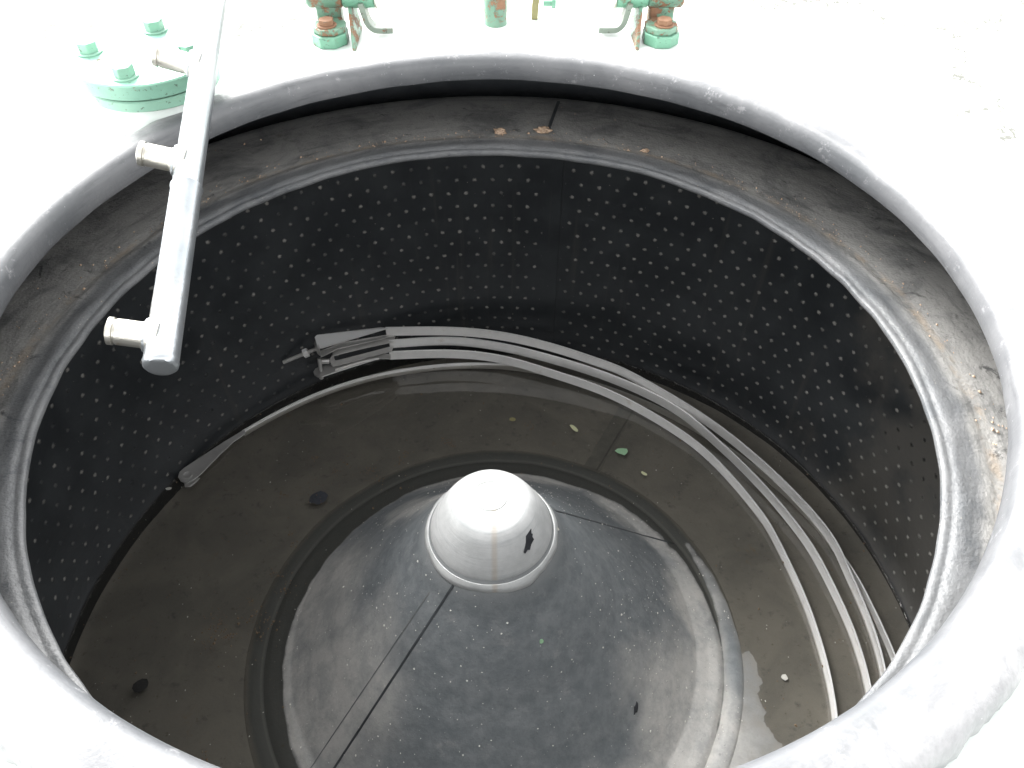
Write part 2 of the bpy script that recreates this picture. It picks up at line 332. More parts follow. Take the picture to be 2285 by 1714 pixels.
def plate(name, pts, th, mat, parent=None, nrm=None, bv=.0008):      # thick plate from a 3D outline
    pts = [Vector(p) for p in pts]; n = len(pts)
    if nrm is None:
        nrm = Vector((0, 0, 0))
        for i in range(n): nrm += pts[i].cross(pts[(i+1) % n])
    nrm = Vector(nrm).normalized()
    if nrm.z > 0: nrm = -nrm
    vs = pts+[p+nrm*th for p in pts]
    fs = [tuple(range(n)), tuple(range(2*n-1, n-1, -1))]+[(i, n+i, n+(i+1) % n, (i+1) % n) for i in range(n)]
    o = mesh_obj(name, vs, fs, mat, parent, False)
    if bv: bevel(o, bv)
    return o
def sweep(name, path, sec, mat, parent=None):                        # sec: list of (outward, up); thin metal section
    vs, fs = [], []; n = len(sec); P = [Vector(p) for p in path]
    for i, p in enumerate(P):
        tg = (P[min(i+1, len(P)-1)]-P[max(i-1, 0)]); tg.z = 0; tg.normalize(); out = Vector((tg.y, -tg.x, 0))
        if out.dot(Vector((p.x, p.y, 0))) < 0: out = -out
        for a, b in sec: vs.append(p+out*a+Vector((0, 0, b)))
    for i in range(len(P)-1):
        for k in range(n): k2 = (k+1) % n; fs.append((i*n+k, (i+1)*n+k, (i+1)*n+k2, i*n+k2))
    fs.append(tuple(range(n))); fs.append(tuple((len(P)-1)*n+k for k in range(n))[::-1])
    o = mesh_obj(name, vs, fs, mat, parent, True); return o
def catmull(P, m=10):
    P = [Vector(p) for p in P]; Q = [P[0]*2-P[1]]+P+[P[-1]*2-P[-2]]; out = []
    for i in range(1, len(Q)-2):
        for k in range(m):
            t_ = k/m; a, b, c_, d_ = Q[i-1:i+3]
            out.append(.5*((2*b)+(c_-a)*t_+(2*a-5*b+4*c_-d_)*t_**2+(3*b-a-3*c_+d_)*t_**3))
    out.append(P[-1]); return out
def smooth_path(P, it=3):
    P = [Vector(p) for p in P]
    for _ in range(it):
        P = [P[0]]+[(P[i-1]+P[i]*2+P[i+1])/4 for i in range(1, len(P)-1)]+[P[-1]]
    return P

# ------------------------------------------------------------------ setting
g = mesh_obj('ground', [(-60, -60, -.78), (60, -60, -.78), (60, 60, -.78), (-60, 60, -.78)], [(0, 1, 2, 3)], M['ground']); g['kind'] = 'structure'

# ------------------------------------------------------------------ casing
casing = thing('machine_casing', 'pale green round machine casing with grey rubber collar round its open mouth', 'machine casing', (0, 0, -.78))
def cj(a, r, z):
    n = noise.noise(Vector((cos(a)*2.2, sin(a)*2.2, z*6))); n2 = noise.noise(Vector((cos(a)*9, sin(a)*9, z*20+5)))
    return n*.0016+n2*.0006, n2*.0008+n*.0006
cpx, cpy = .0058, -.0007
prof = [(.560, .1010), (.530, .1145), (.515, .1190), (.5075, .1200), (.505, .125), (.5052, .134), (.5062, .1425), (.5090, .1490), (.5145, .1530), (.523, .1545), (.533, .1540), (.545, .1520)]
def cj2(a, r, z):
    d = cj(a, r, z)
    if r > .545 and z > .12: return d[0]+.0035*noise.noise(Vector((cos(a)*16, sin(a)*16, 3)))+.0022*noise.noise(Vector((cos(a)*60, sin(a)*60, 3))), d[1]
    return d
prof += [(.5535, .1490), (.5580, .1430), (.560, .127)]
lathe('rubber_collar', prof, M['collar'], casing, 540, cj2, centre=(cpx, cpy), close=True)
lathe('top_plate', [(.552, .104), (.552, .1245), (.75, .1245), (.768, .120), (.775, .108), (.775, .09), (.77, .098), (.56, .098)], M['casing'], casing, 256, centre=(cpx, cpy), close=True)
lathe('side_wall', [(.772, .092), (.80, .06), (.86, -.03), (.878, -.08), (.88, -.779), (.872, -.779), (.868, -.1), (.855, -.04), (.79, .05), (.76, .09)], M['casing'], casing, 200, centre=(cpx, cpy), close=True)
lathe('inner_lining', [(.559, .1000), (.62, .0955), (.75, .0945), (.77, .07), (.84, -.05), (.86, -.12), (.86, -.77), (0.0, -.77)], M['shell'], casing, 160, centre=(cpx, cpy))
bf = lathe('rolled_flange', [(.879, -.16), (.93, -.16), (.935, -.165), (.935, -.185), (.93, -.19), (.879, -.19)], M['green'], casing, 200, centre=(cpx, cpy), close=True)

# ------------------------------------------------------------------ basket
WL = -.668
basket = thing('centrifuge_basket', 'black rubber lined perforated basket with central cone inside the casing', 'basket', (0, 0, -.74))
def lj(a, r, z):
    n = noise.noise(Vector((cos(a)*3, sin(a)*3, 1+r*4))); n2 = noise.noise(Vector((cos(a)*12, sin(a)*12, r*40)))
    w = 1 if r < .60 else .4
    return n2*.0012*w, (n*.0018+n2*.0010)*w
lip = [(.508, -.0075), (.5030, -.0052), (.5004, -.0020), (.5000, .0010), (.5008, .0035), (.503, .0048), (.506, .0050), (.5085, .0042), (.5105, .0042), (.513, .0056), (.517, .0066), (.522, .0062), (.528, .0048), (.534, .0038), (.541, .0032), (.547, .0022), (.552, .0002), (.557, -.0015), (.563, -.0022), (.57, -.003), (.60, -.006), (.65, -.012), (.70, -.019), (.735, -.024), (.752, -.027), (.762, -.032), (.766, -.040), (.764, -.046), (.64, -.030), (.53, -.012)]
lathe('basket_lip', lip, M['lip'], basket, 480, lj, close=True)
wp = [(.7552, -.0445+(-.660)*i/44) for i in range(45)]
def wj(a, r, z): return .0016*noise.noise(Vector((cos(a)*5, sin(a)*5, z*7))), 0
lathe('perforated_wall', wp, M['wall'], basket, 480, wj, uvR=.755)
lathe('outer_shell', [(.7660, -.056), (.7665, -.72), (.74, -.735), (.10, -.735)], M['shell'], basket, 128)

def bz(r, a):
    x_, y_ = r*cos(a), r*sin(a)
    tilt = .024*(.643*x_-.766*y_)
    if r < .36: tilt *= max(0, (r-.2)/.16)
    K = [(.080, -.300), (.0905, -.318), (.12, -.372), (.20, -.482), (.28, -.580), (.33, -.634), (.355, -.6575), (.375, -.6655), (.395, -.6705), (.405, -.676)]
    if r <= .405:
        for (ra, za), (rb, zb) in zip(K, K[1:]):
            if r <= rb or rb == .405:
                f = (r-ra)/(rb-ra); base = za+(zb-za)*f; break
    else:
        base = -.676-.055*max(0, r-.45)
        if r <= .4385: base += .0056*sin(pi*(r-.405)/.0335)**.7
        if r > .735: base += .05*((r-.735)/.02)**2*.12
    n = noise.noise(Vector((x_*9, y_*9, 0)))*.0022+noise.noise(Vector((x_*28, y_*28, 2)))*.0011+noise.noise(Vector((x_*90, y_*90, 2)))*.0004
    if r < .36: n *= max(.12, (r-.25)/.11)
    return base+tilt+n
rs = [.080+.0062*i for i in range(44)]; rs = [r for r in rs if r < .34]+[.34+.0033*i for i in range(20)]+[.405+.0021*i for i in range(17)]+[.4405+.006*i for i in range(53)]
rs = [r for r in rs if r < .7545]+[.7548]
vs, fs = [], []; SEG = 420; n = len(rs)
for i in range(SEG):
    a = 2*pi*i/SEG
    for r in rs: vs.append((r*cos(a), r*sin(a), bz(r, a)))
for i in range(SEG):
    j = (i+1) % SEG
    for k in range(n-1): fs.append((i*n+k, j*n+k, j*n+k+1, i*n+k+1))
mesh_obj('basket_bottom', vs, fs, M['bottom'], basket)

# strips following the bottom (seams and overlapped rubber joints)
def bzxy(p): return bz(hypot(p.x, p.y), atan2(p.y, p.x))
def ray_bottom(u, v):
    z = -.6
    for _ in range(60):
        p = G(u, v, z); r = hypot(p.x, p.y)
        z = z*.55+.45*(bz(min(max(r, .0801), .754), atan2(p.y, p.x)))
    return G(u, v, z)
def ribbon(name, a, b, w, h, mat, n=60, side=0, path=None):
    vs, fs = [], []
    A_, B_ = Vector((a.x, a.y, 0)), Vector((b.x, b.y, 0)); d_ = (B_-A_).normalized(); s = Vector((-d_.y, d_.x, 0))
    for i in range(n+1):
        p = A_.lerp(B_, i/n)
        if path:
            p = Vector((path[i].x, path[i].y, 0)); q0_, q1_ = path[max(i-1, 0)], path[min(i+1, n)]; d_ = Vector((q1_.x-q0_.x, q1_.y-q0_.y, 0)).normalized(); s = Vector((-d_.y, d_.x, 0))
        ww = w*(1+.12*noise.noise(p*40))
        for k, (o, hh) in enumerate(((-.5, -.004), (-.5, h), (-.17, h*1.15), (.17, h*1.15), (.5, h), (.5, -.004))):
            q = p+s*(ww*o+side); q.z = bzxy(q)+hh; vs.append(q)
    for i in range(n):
        for k in range(5): fs.append((i*6+k, (i+1)*6+k, (i+1)*6+k+1, i*6+k+1))
    return mesh_obj(name, vs, fs, mat, basket)
sa, sb = ray_bottom(1012, 1306), ray_bottom(742, 1718)
dS = (sb-sa); sb2 = sa+dS*1.15
def surf_path(u0_, v0_, u1_, v1_, n=60): return [ray_bottom(u0_+(u1_-u0_)*i/n, v0_+(v1_-v0_)*i/n) for i in range(n+1)]
pA = smooth_path(surf_path(1012, 1306, 708, 1772), 8)
ribbon('cone_seam', pA[0], pA[-1], .0036, .0008, M['seam'], path=pA)
pB = smooth_path(surf_path(1238, 1139, 1505, 1214), 8)
ribbon('cone_seam', pB[0], pB[-1], .0034, .0008, M['seam'], path=pB)
pC = smooth_path(surf_path(958, 1322, 672, 1745), 8)
ribbon('cone_seam', pC[0], pC[-1], .0016, .0008, M['strip'], path=pC)
fa, fb = ray_bottom(1392, 925), ray_bottom(1318, 1050)
ribbon('floor_joint', fa+(fa-fb)*.1, fb, .036, .0012, M['wetstrip'], side=.0)
ribbon('floor_joint', fa+(fa-fb)*.1+Vector((.016, .0, 0)), fb+Vector((.012, 0, 0)), .004, .0016, M['wetseam'])
# lip joint line
def lipline(u0_, v0_, u1_, v1_, w, mat):
    a, b = G(u0_, v0_, -.012), G(u1_, v1_, 0); vs, fs = [], []; s = Vector((-(b-a).y, (b-a).x, 0)).normalized()*w/2
    def lz(r):
        for (ra, za), (rb, zb) in zip(lip[6:27], lip[7:27]):
            if ra <= r <= rb: return za+(zb-za)*(r-ra)/(rb-ra)
        return -.02
    for i in range(31):
        p = a.lerp(b, i/30)
        for sg, hh in ((-1, -.003), (-.8, .0016), (.8, .0016), (1, -.003)):
            q = p+s*sg; q.z = lz(hypot(q.x, q.y))+hh; vs.append(q)
    for i in range(30):
        for k in range(3): fs.append((i*4+k, i*4+4+k, i*4+5+k, i*4+k+1))
    return mesh_obj('lip_joint', vs, fs, mat, basket)
lipline(1247, 214, 1222, 290, .006, M['seam'])
# hub cap: domed, with a turned ring on its crown
cp = [(0, -.2400), (.010, -.2402), (.0232, -.2406), (.0242, -.2424), (.0256, -.2424), (.0266, -.2410), (.034, -.2424), (.044, -.2455), (.0515, -.2495), (.0578, -.2550), (.0645, -.2642), (.0718, -.2772), (.0790, -.2912), (.0848, -.3038), (.0880, -.3125), (.0893, -.3165), (.0890, -.3200), (.0935, -.3215), (.0940, -.3260), (.085, -.328)]
hub = lathe('hub_cap', cp[::-1], M['cap'], basket, 160)
hub['label'] = 'white domed hub cap on the cone'
# pale sealing bead round the cap
def sj(a, r, z):
    n = noise.noise(Vector((cos(a)*5, sin(a)*5, 9))); n2 = max(0, noise.noise(Vector((cos(a)*2, sin(a)*2, 3)))); return n*.0012*(r > .096)+n2*.006*(r > .096), -.006*n2*(r > .096)
lathe('sealant_bead', [(.088, -.3225), (.0935, -.3205), (.0965, -.3245), (.0985, -.332), (.0965, -.338)], M['cap'], basket, 200, sj)

# ------------------------------------------------------------------ water
vs, fs = [], []; rr_ = [(.30, 0), (.45, 0), (.60, 0), (.7505, 0), (.7523, .0003), (.7536, .0011), (.7543, .0024)]
for i in range(256):
    a = 2*pi*i/256
    for r, dz in rr_: vs.append((r*cos(a), r*sin(a), WL+dz))
vsn = len(rr_)
for i in range(256):
    j = (i+1) % 256
    for k in range(vsn-1): fs.append((i*vsn+k, j*vsn+k, j*vsn+k+1, i*vsn+k+1))
w_ = mesh_obj('water', vs, fs, M['water']); w_['kind'] = 'structure'

# ------------------------------------------------------------------ steel clamp bands
SEC = [(0, 0), (.0034, 0), (.0034, -.0016), (.0018, -.0020), (.0018, -.0245), (0, -.0245)]
GRP = 'steel clamp bands lying in the basket'
def pathpx(P): return smooth_path(catmull([G(u, v, z) for u, v, z in P], 12), 14)
# inner band (lowest in the stack)
b1 = pathpx([(868, 786, -.615), (1000, 782, -.620), (1113, 793, -.624), (1226, 825, -.630), (1362, 872, -.636), (1500, 948, -.641), (1593, 1020, -.644), (1689, 1130, -.646), (1733, 1200, -.647), (1790, 1319, -.648), (1827, 1421, -.649), (1851, 1512, -.650), (1866, 1610, -.650), (1868, 1720, -.650), (1850, 1820, -.650)])
b2 = pathpx([(868, 760, -.586), (1000, 753, -.592), (1113, 766, -.597), (1226, 793, -.603), (1362, 836, -.611), (1498, 899, -.620), (1593, 974, -.628), (1689, 1066, -.635), (1762, 1150, -.640), (1821, 1232, -.643), (1881, 1352, -.646), (1914, 1435, -.648), (1940, 1530, -.649), (1955, 1640, -.650), (1950, 1760, -.650)])
b3 = pathpx([(860, 732, -.552), (1000, 731, -.560), (1113, 741, -.566), (1226, 766, -.574), (1340, 803, -.583), (1400, 827, -.590), (1496, 880, -.600), (1593, 942, -.611), (1689, 1018, -.622), (1786, 1111, -.633), (1858, 1197, -.640), (1896, 1277, -.645), (1930, 1355, -.648), (1957, 1430, -.649), (1974, 1500, -.650), (1990, 1600, -.650), (1990, 1720, -.65)])
b4 = pathpx([(542, 962, -.662), (620, 918, -.661), (723, 871, -.660), (830, 838, -.660), (930, 820, -.660), (1033, 811, -.660), (1150, 815, -.665), (1300, 845, -.6705), (1450, 899, -.6705), (1570, 962, -.6705), (1700, 1051, -.6705), (1790, 1130, -.662), (1863, 1216, -.655), (1911, 1286, -.654), (1942, 1345, -.653), (1973, 1410, -.652), (2000, 1475, -.652), (2030, 1570, -.652), (2045, 1680, -.652)])

t1 = thing('clamp_band', 'innermost long curved steel band lowest in the stack nearest the cone', 'steel band', b1[0], GRP)
sweep('band_strip', b1, SEC, M['band'], t1)
t2 = thing('clamp_band', 'middle curved steel band between the innermost and the top one, with looped clip', 'steel band', b2[0], GRP)
sweep('band_strip', b2, SEC, M['band'], t2)
t3 = thing('clamp_band', 'topmost curved steel band with box shaped end and threaded bolt', 'steel band', b3[0], GRP)
sweep('band_strip', b3, SEC, M['band'], t3)
t4 = thing('clamp_band', 'low steel band at water level ending in a flat tapered tongue at the left', 'steel band', b4[0], GRP)
sweep('band_strip', b4, [(0, 0), (.0030, 0), (.0030, -.018), (0, -.018)], M['band'], t4)

# top band: box end, threaded rod, nut
zA, zB = -.520, -.551
o = plate('box_end', [G(702, 752, zA), G(707, 747, zA), G(850, 730, zB), G(868, 732, zB), G(720, 776, zA-.003), G(709, 777, zA-.003)], .0022, M['band'], t3)
o = plate('box_end', [G(706, 753, zA-.002), G(711, 778, zA-.002), G(716, 796, zA-.022), G(708, 790, zA-.024), G(700, 768, zA-.016)], .0022, M['clip'], t3)
o = plate('box_end', [G(716, 797, zA-.026), G(756, 778, zA-.030), G(880, 750, zB-.0245), G(872, 745, zB-.0245), G(760, 764, zA-.030), G(712, 784, zA-.026)], .0020, M['clip'], t3)
R0, R1 = G(712, 776, -.540), G(631, 809, -.560)
pts = []; L_ = (R1-R0).length; k = 0
prof_ = []
while k*.0009 < L_: prof_.append((k*.0009, .0046 if k % 2 else .0040)); k += 1
revolve('threaded_rod', R0, R1-R0, prof_, M['clip'], t3, 20)
N0 = R0.lerp(R1, .30); N1 = R0.lerp(R1, .43)
bevel(cyl('nut', N0, N1, .0105, M['band'], t3, hexa=True), .0008)
# middle band: looped clip
def loop(pts, w, th, name, mat, parent):
    pts = [Vector(p) for p in pts]; P = smooth_path(catmull(pts, 8), 2); vs, fs = [], []
    side = Vector((0, 0, 1))
    for i, p in enumerate(P):
        tg = (P[min(i+1, len(P)-1)]-P[max(i-1, 0)]).normalized()
        wdir = Vector((.25, .93, .25)).normalized(); nrm = tg.cross(wdir).normalized()
        for a, b in ((0, 0), (w, 0), (w, th), (0, th)): vs.append(p+wdir*a+nrm*b)
    for i in range(len(P)-1):
        for k in range(4): fs.append((i*4+k, (i+1)*4+k, (i+1)*4+(k+1) % 4, i*4+(k+1) % 4))
    fs.append((0, 1, 2, 3)); n_ = (len(P)-1)*4; fs.append((n_+3, n_+2, n_+1, n_))
    return mesh_obj(name, vs, fs, mat, parent)
loop([G(878, 763, -.590), G(800, 780, -.583), G(748, 793, -.578), G(738, 798, -.580), G(737, 807, -.590), G(741, 817, -.603), G(752, 817, -.604), G(810, 802, -.606), G(874, 785, -.610)], .016, .0024, 'looped_clip', M['clip'], t2)
cyl('pin', G(714, 806, -.585), G(735, 806, -.588), .0065, M['clip'], t2, 20)
cyl('pin', G(712, 799, -.572), G(716, 828, -.600), .0045, M['clip'], t2, 20)
# inner band: rounded tongue under the clip
zt = -.612
E_ = [(712, 818), (703, 822), (699, 829), (701, 836), (708, 840), (718, 840), (760, 826), (845, 799), (872, 800), (872, 790), (840, 786), (780, 800), (740, 812)]
plate('end_tongue', [G(u, v, zt) for u, v in E_], .0040, M['clip'], t1, bv=.0012)
cyl('rivet', G(717, 834, zt+.001), G(717, 843, zt-.014), .0052, M['clip'], t1, 16)
sweep('edge_rib', smooth_path(catmull([G(748, 824, zt+.004), G(800, 808, zt+.004), G(846, 798, zt+.006)], 10), 3), [(0, 0), (.003, 0), (.003, -.006), (0, -.006)], M['clip'], t1)
# low band: tapered tongue, boss and short second tab
E_ = [(545, 958), (500, 985), (450, 1018), (410, 1044), (400, 1053), (397, 1064), (403, 1074), (416, 1078), (430, 1072), (450, 1056), (490, 1015), (522, 985), (548, 967)]
plate('tapered_tongue', [G(u, v, -.6585) for u, v in E_], .0026, M['clip'], t4, nrm=(0, 0, -1), bv=.0009)
bc = G(418, 1060, -.6585)
revolve('tongue_boss', bc, (0, 0, 1), [(0, .0115), (.0008, .0110), (.0012, .0085), (.0004, .0075), (.0003, .001)], M['clip'], t4, 28)
plate('lower_tab', [G(u, v, -.6655) for u, v in ((412, 1086), (424, 1086), (440, 1073), (446, 1066), (430, 1062), (410, 1072))], .0022, M['clip'], t4, nrm=(0, 0, -1))

# ------------------------------------------------------------------ spray pipe
p0 = W(357, 822, .750); p1 = W(478, 0, 1.045); ax = (p1-p0).normalized()
pipe = thing('spray_pipe', 'long straight steel feed pipe with three short side nozzles hanging over the rim', 'pipe', p0)
R = .0162
q0 = p0
tot = (p1-p0).length+.75
prof_ = [(0, R*.62), (.0006, R*.86), (.003, R*1.0), (.007, R*1.03), (.010, R*.99), (.012, R), ((W(420, 420, .87)-p0).length*1.0-.004, R), ((W(420, 420, .87)-p0).length, R*1.07), ((W(420, 420, .87)-p0).length+.003, R*.97), ((W(420, 420, .87)-p0).length+.006, R*.965), (tot, R*.965)]
revolve('pipe_tube', q0, ax, prof_, M['pipe'], pipe, 56, .012)
def axis_at(vpx):           # point on the pipe axis at a given image height
    lo, hi = 0, 1.2
    for _ in range(40):
        mid_ = (lo+hi)/2; q = p0+ax*mid_; dd = q-CAM; v = 857-F*dd.dot(up)/dd.dot(fw)
        if v > vpx: lo = mid_
        else: hi = mid_
    return p0+ax*lo
for (v_, eu, ev, ln) in ((754, 237, 737, 1), (366, 307, 341, 1), (152, 341, 121, 1)):
    a = axis_at(v_); w = (a-CAM).dot(fw); e = W(eu, ev, w*.985); d_ = e-a; L = d_.length; rn = .0128
    z_ = revolve('nozzle', a+d_.normalized()*.004, d_, [(0, rn*1.45), (R-.006, rn*1.38), (R-.002, rn*1.12), (R+.0005, rn), (L-.0135, rn), (L-.0128, rn*.92), (L-.0115, rn*.92), (L-.0108, rn*1.06), (L-.0062, rn*1.06), (L-.0052, rn*.86), (L-.004, rn*.60)], M['nozzle'], pipe, 36, .03)
    # rough weld fillet round the nozzle foot
    wr, wf = [], []
    x_, y_ = frame(d_); dn = d_.normalized()
    for i in range(40):
        aa = 2*pi*i/40
        for k in range(8):
            bb = 2*pi*k/8; rr2 = .0026*(1+.5*noise.noise(Vector((cos(aa)*4, sin(aa)*4, v_))))
            wr.append(a+dn*(R*.93+rr2*sin(bb))+(x_*cos(aa)+y_*sin(aa))*(rn*1.18+rr2*cos(bb)))
    for i in range(40):
        for k in range(8): wf.append((i*8+k, ((i+1) % 40)*8+k, ((i+1) % 40)*8+(k+1) % 8, i*8+(k+1) % 8))
    mesh_obj('weld', wr, wf, M['pipe'], z_)

# ------------------------------------------------------------------ blind flange on the casing
fc = G(326, 122, .203)
fl = thing('blind_flange', 'round green bolted flange on the casing top beside the steel pipe', 'flange', (fc.x, fc.y, .1245))
def disc(name, z0, z1, r, mat): return revolve(name, (fc.x, fc.y, z0), (0, 0, 1), [(0, r-.001), (.0012, r), (z1-z0-.0018, r), (z1-z0, r-.0018)], mat, fl, 96)
FR = .0915
disc('flange_neck', .1245, .1655, FR*.86, M['casing']); disc('lower_disc', .1660, .1800, FR*.97, M['palebolt']); disc('cover_disc', .1830, .203, FR, M['flangegreen'])
def hexbolt(parent, x, y, z, r, h, mat, wmat, rot, name='bolt', shank=True):
    b = thing_part = bevel(cyl(name, (x, y, z+.002), (x, y, z+.002+h), r, mat, parent, hexa=True, rot=rot), r*.08)
    revolve('washer', (x, y, z), (0, 0, 1), [(0, r*1.22), (.0016, r*1.25), (.0024, r*1.18)], wmat, b, 32)
    return b
for (u, v, rt_) in ((200, 117, .35), (347, 68, .9), (280, 171, .9), (424, 122, .2)):
    q = G(u, v, .203); hexbolt(fl, q.x, q.y, .203, .0135, .0135, M['palebolt'], M['palebolt'], rt_)

# ------------------------------------------------------------------ hinge brackets (mirror pair)
def bracket(sg, label, rusty):
    cx = .0128
    X = lambda x: cx+sg*(x-cx)
    t_ = thing('hinge_bracket', label, 'bracket', (X(-.25), .61, .1245), 'hinge brackets behind the rubber collar')
    gm, rm = M['green'], M['greenrust']
    def oct_(name, xc, yc, z0, z1, rx, ry, mat, rotv=0):
        pts = [(X(xc+rx*cos(radians(22.5+45*i)+rotv)), yc+ry*sin(radians(22.5+45*i)+rotv)) for i in range(8)]
        vs = [(x, y, z0) for x, y in pts]+[(x, y, z1) for x, y in pts]
        return bevel(mesh_obj(name, vs, [tuple(range(8))[::-1], tuple(range(8, 16))]+[(i, (i+1) % 8, 8+(i+1) % 8, 8+i) for i in range(8)], mat, t_, False), .0014)
    def box(name, x0, x1, y0, y1, z0, z1, mat, bv=.0015, sh=0):
        vs = [(X(x+(sh if z > z0 else 0)), y, z) for z in (z0, z1) for y in (y0, y1) for x in (x0, x1)]
        return bevel(mesh_obj(name, vs, [(0, 1, 3, 2), (4, 6, 7, 5), (0, 4, 5, 1), (2, 3, 7, 6), (0, 2, 6, 4), (1, 5, 7, 3)], mat, t_, False), bv)
    oct_('foot_pad', -.2525, .6330, .1246, .1425, .0300, .032, gm)
    oct_('upper_pad', -.2515, .6350, .1427, .1520, .0275, .029, rm)
    hexbolt(t_, X(-.2545), .6280, .152, .0125, .0085, M['rust'], M['rust'], .1)
    # upright behind the pad carrying the bearing
    box('upright', -.276, -.236, .664, .690, .1246, .166, rm, .003)
    cyl('bearing', (X(-.288), .676, .186), (X(-.232), .676, .186), .0240, rm, t_, 40, bevel=.003)
    cyl('pivot_tube', (X(-.231), .676, .184), (X(-.180), .676, .184), .0225, gm, t_, 40, bevel=.0015)
    cyl('tube_collar', (X(-.1798), .676, .184), (X(-.1755), .676, .184), .0245, M['nozzle'], t_, 40, bevel=.001)
    # gusset plate running down to the collar
    g_ = [(X(-.2230), .690, .172), (X(-.2230), .655, .168), (X(-.2140), .596, .1250), (X(-.2140), .690, .1250)]
    vs = [Vector(p) for p in g_]+[Vector(p)+Vector((sg*.006, 0, 0)) for p in g_]
    bevel(mesh_obj('gusset', vs, [(0, 1, 2, 3), (7, 6, 5, 4)]+[(i, (i+1) % 4, 4+(i+1) % 4, 4+i) for i in range(4)], rm, t_, False), .0012)
    # J shaped stop leg under the tube
    J = [(-.2060, .175), (-.2020, .158), (-.1985, .144), (-.1910, .1345), (-.1800, .1300), (-.1540, .1300)]
    th = .009; P = [Vector((X(a), .662, b)) for a, b in J]; P = smooth_path(catmull(P, 6), 2); vs, fs = [], []
    for i, p in enumerate(P):
        tg = (P[min(i+1, len(P)-1)]-P[max(i-1, 0)]).normalized(); nn = Vector((-tg.z, 0, tg.x))*sg
        for yy, k in ((-.013, 0), (.013, 0), (.013, th), (-.013, th)): vs.append(p+nn*k+Vector((0, yy, 0)))
    for i in range(len(P)-1):
        for k in range(4): fs.append((i*4+k, (i+1)*4+k, (i+1)*4+(k+1) % 4, i*4+(k+1) % 4))
    fs += [(0, 1, 2, 3), tuple((len(P)-1)*4+k for k in (3, 2, 1, 0))]
    bevel(mesh_obj('stop_leg', vs, fs, M['palegreen'], t_, False), .0012)
    return t_
bracket(1, 'green hinge bracket with brown hex bolt, nearer the steel pipe', 0)
bracket(-1, 'rusty green hinge bracket with orange bolt right of the green post', 1)
ps = thing('green_post', 'short upright green post with rusty edge between the two hinge brackets', 'post', (.012, .690, .1245))
revolve('post_tube', (.012, .690, .1246), (0, 0, 1), [(0, .0205), (.003, .0192), (.25, .0192), (.252, .017)], M['greenrust'], ps, 40)
revolve('post_weld', (.012, .690, .1246), (0, 0, 1), [(0, .026), (.003, .0245), (.006, .0195)], M['casing'], ps, 40, .12)
lt = thing('latch_lug', 'small curved yellow green lug with a hex screw beside the green post', 'lug', (.078, .735, .1245))
lz_ = [(0, .1246), (.001, .150), (.005, .172), (.011, .195), (.013, .22)]
vs, fs = [], []
for i, (dx, z_) in enumerate(lz_):
    for (a, b) in ((-.0055, -.004), (.0055, -.004), (.0055, .004), (-.0055, .004)): vs.append((.078+dx+a, .722+b, z_))
for i in range(len(lz_)-1):
    for k in range(4): fs.append((i*4+k, i*4+4+k, i*4+4+(k+1) % 4, i*4+(k+1) % 4))
fs += [(0, 1, 2, 3), (19, 18, 17, 16)]
bevel(mesh_obj('lug_strip', vs, fs, M['olivepaint'], lt, False), .001)
cyl('screw_shank', (.092, .722, .150), (.106, .722, .150), .0045, M['green'], lt, 16)
bevel(cyl('screw_head', (.106, .722, .150), (.113, .722, .150), .008, M['green'], lt, hexa=True), .0006)

# ------------------------------------------------------------------ flakes and leaves
def flake(name, label, cat, u, v, zz, size, asp, rot, mat, th=.0008, seed=1, n=11, group=None, surf=None, rag=.28):
    c = surf(u, v) if surf else G(u, v, zz); rnd_ = random.Random(seed); top, bot = [], []
    nrm = Vector((0, 0, 1))
    if surf:
        e = .004; r_ = hypot(c.x, c.y)
        if surf is ray_cap:
            nrm = Vector((c.x/r_*.85, c.y/r_*.85, .5)).normalized()
        else:
            zx = (bzxy(c+Vector((e, 0, 0)))-bzxy(c-Vector((e, 0, 0))))/(2*e); zy = (bzxy(c+Vector((0, e, 0)))-bzxy(c-Vector((0, e, 0))))/(2*e); nrm = Vector((-zx, -zy, 1)).normalized()
    xax = Vector((1, 0, 0)); xax = (xax-nrm*xax.dot(nrm)).normalized(); yax = nrm.cross(xax)
    for i in range(n):
        a = 2*pi*i/n; rr2 = size*(1-rag+rag*2*rnd_.random())
        x_, y_ = rr2*cos(a), rr2*sin(a)*asp
        xr, yr = x_*cos(rot)-y_*sin(rot), x_*sin(rot)+y_*cos(rot)
        k = .18*size*noise.noise(Vector((x_*90, y_*90, seed)))
        top.append(c+xax*xr+yax*yr+nrm*(th+abs(k)*.6)); bot.append(c+xax*xr+yax*yr+nrm*(.0001+abs(k)*.55))
    ct = c+nrm*(th+size*.05); cb = c+nrm*.0001
    vs = top+bot+[ct, cb]
    fs = [(i, (i+1) % n, 2*n) for i in range(n)]+[(n+(i+1) % n, n+i, 2*n+1) for i in range(n)]+[(i, n+i, n+(i+1) % n, (i+1) % n) for i in range(n)]
    o = mesh_obj(name, vs, fs, mat); tag(o, label, cat, group); return o
def ray_cap(u, v):
    dd = dirpx(u, v); t_ = .7
    prof2 = sorted([(r, z) for r, z in cp[:16]])
    while t_ < 1.6:
        p = CAM+dd*t_; r = hypot(p.x, p.y)
        if r < .0893:
            for (ra, za), (rb, zb) in zip(prof2, prof2[1:]):
                if ra <= r <= rb and rb > ra:
                    if p.z <= za+(zb-za)*(r-ra)/(rb-ra): return p
        t_ += .0008
    return G(u, v, -.28)
zf = WL+.0006
flake('paint_flake', 'mint green paint flake floating behind the cone to the right', 'paint flake', 1388, 1008, zf, .0150, .62, .1, M['leafgreen'], seed=3, n=9)
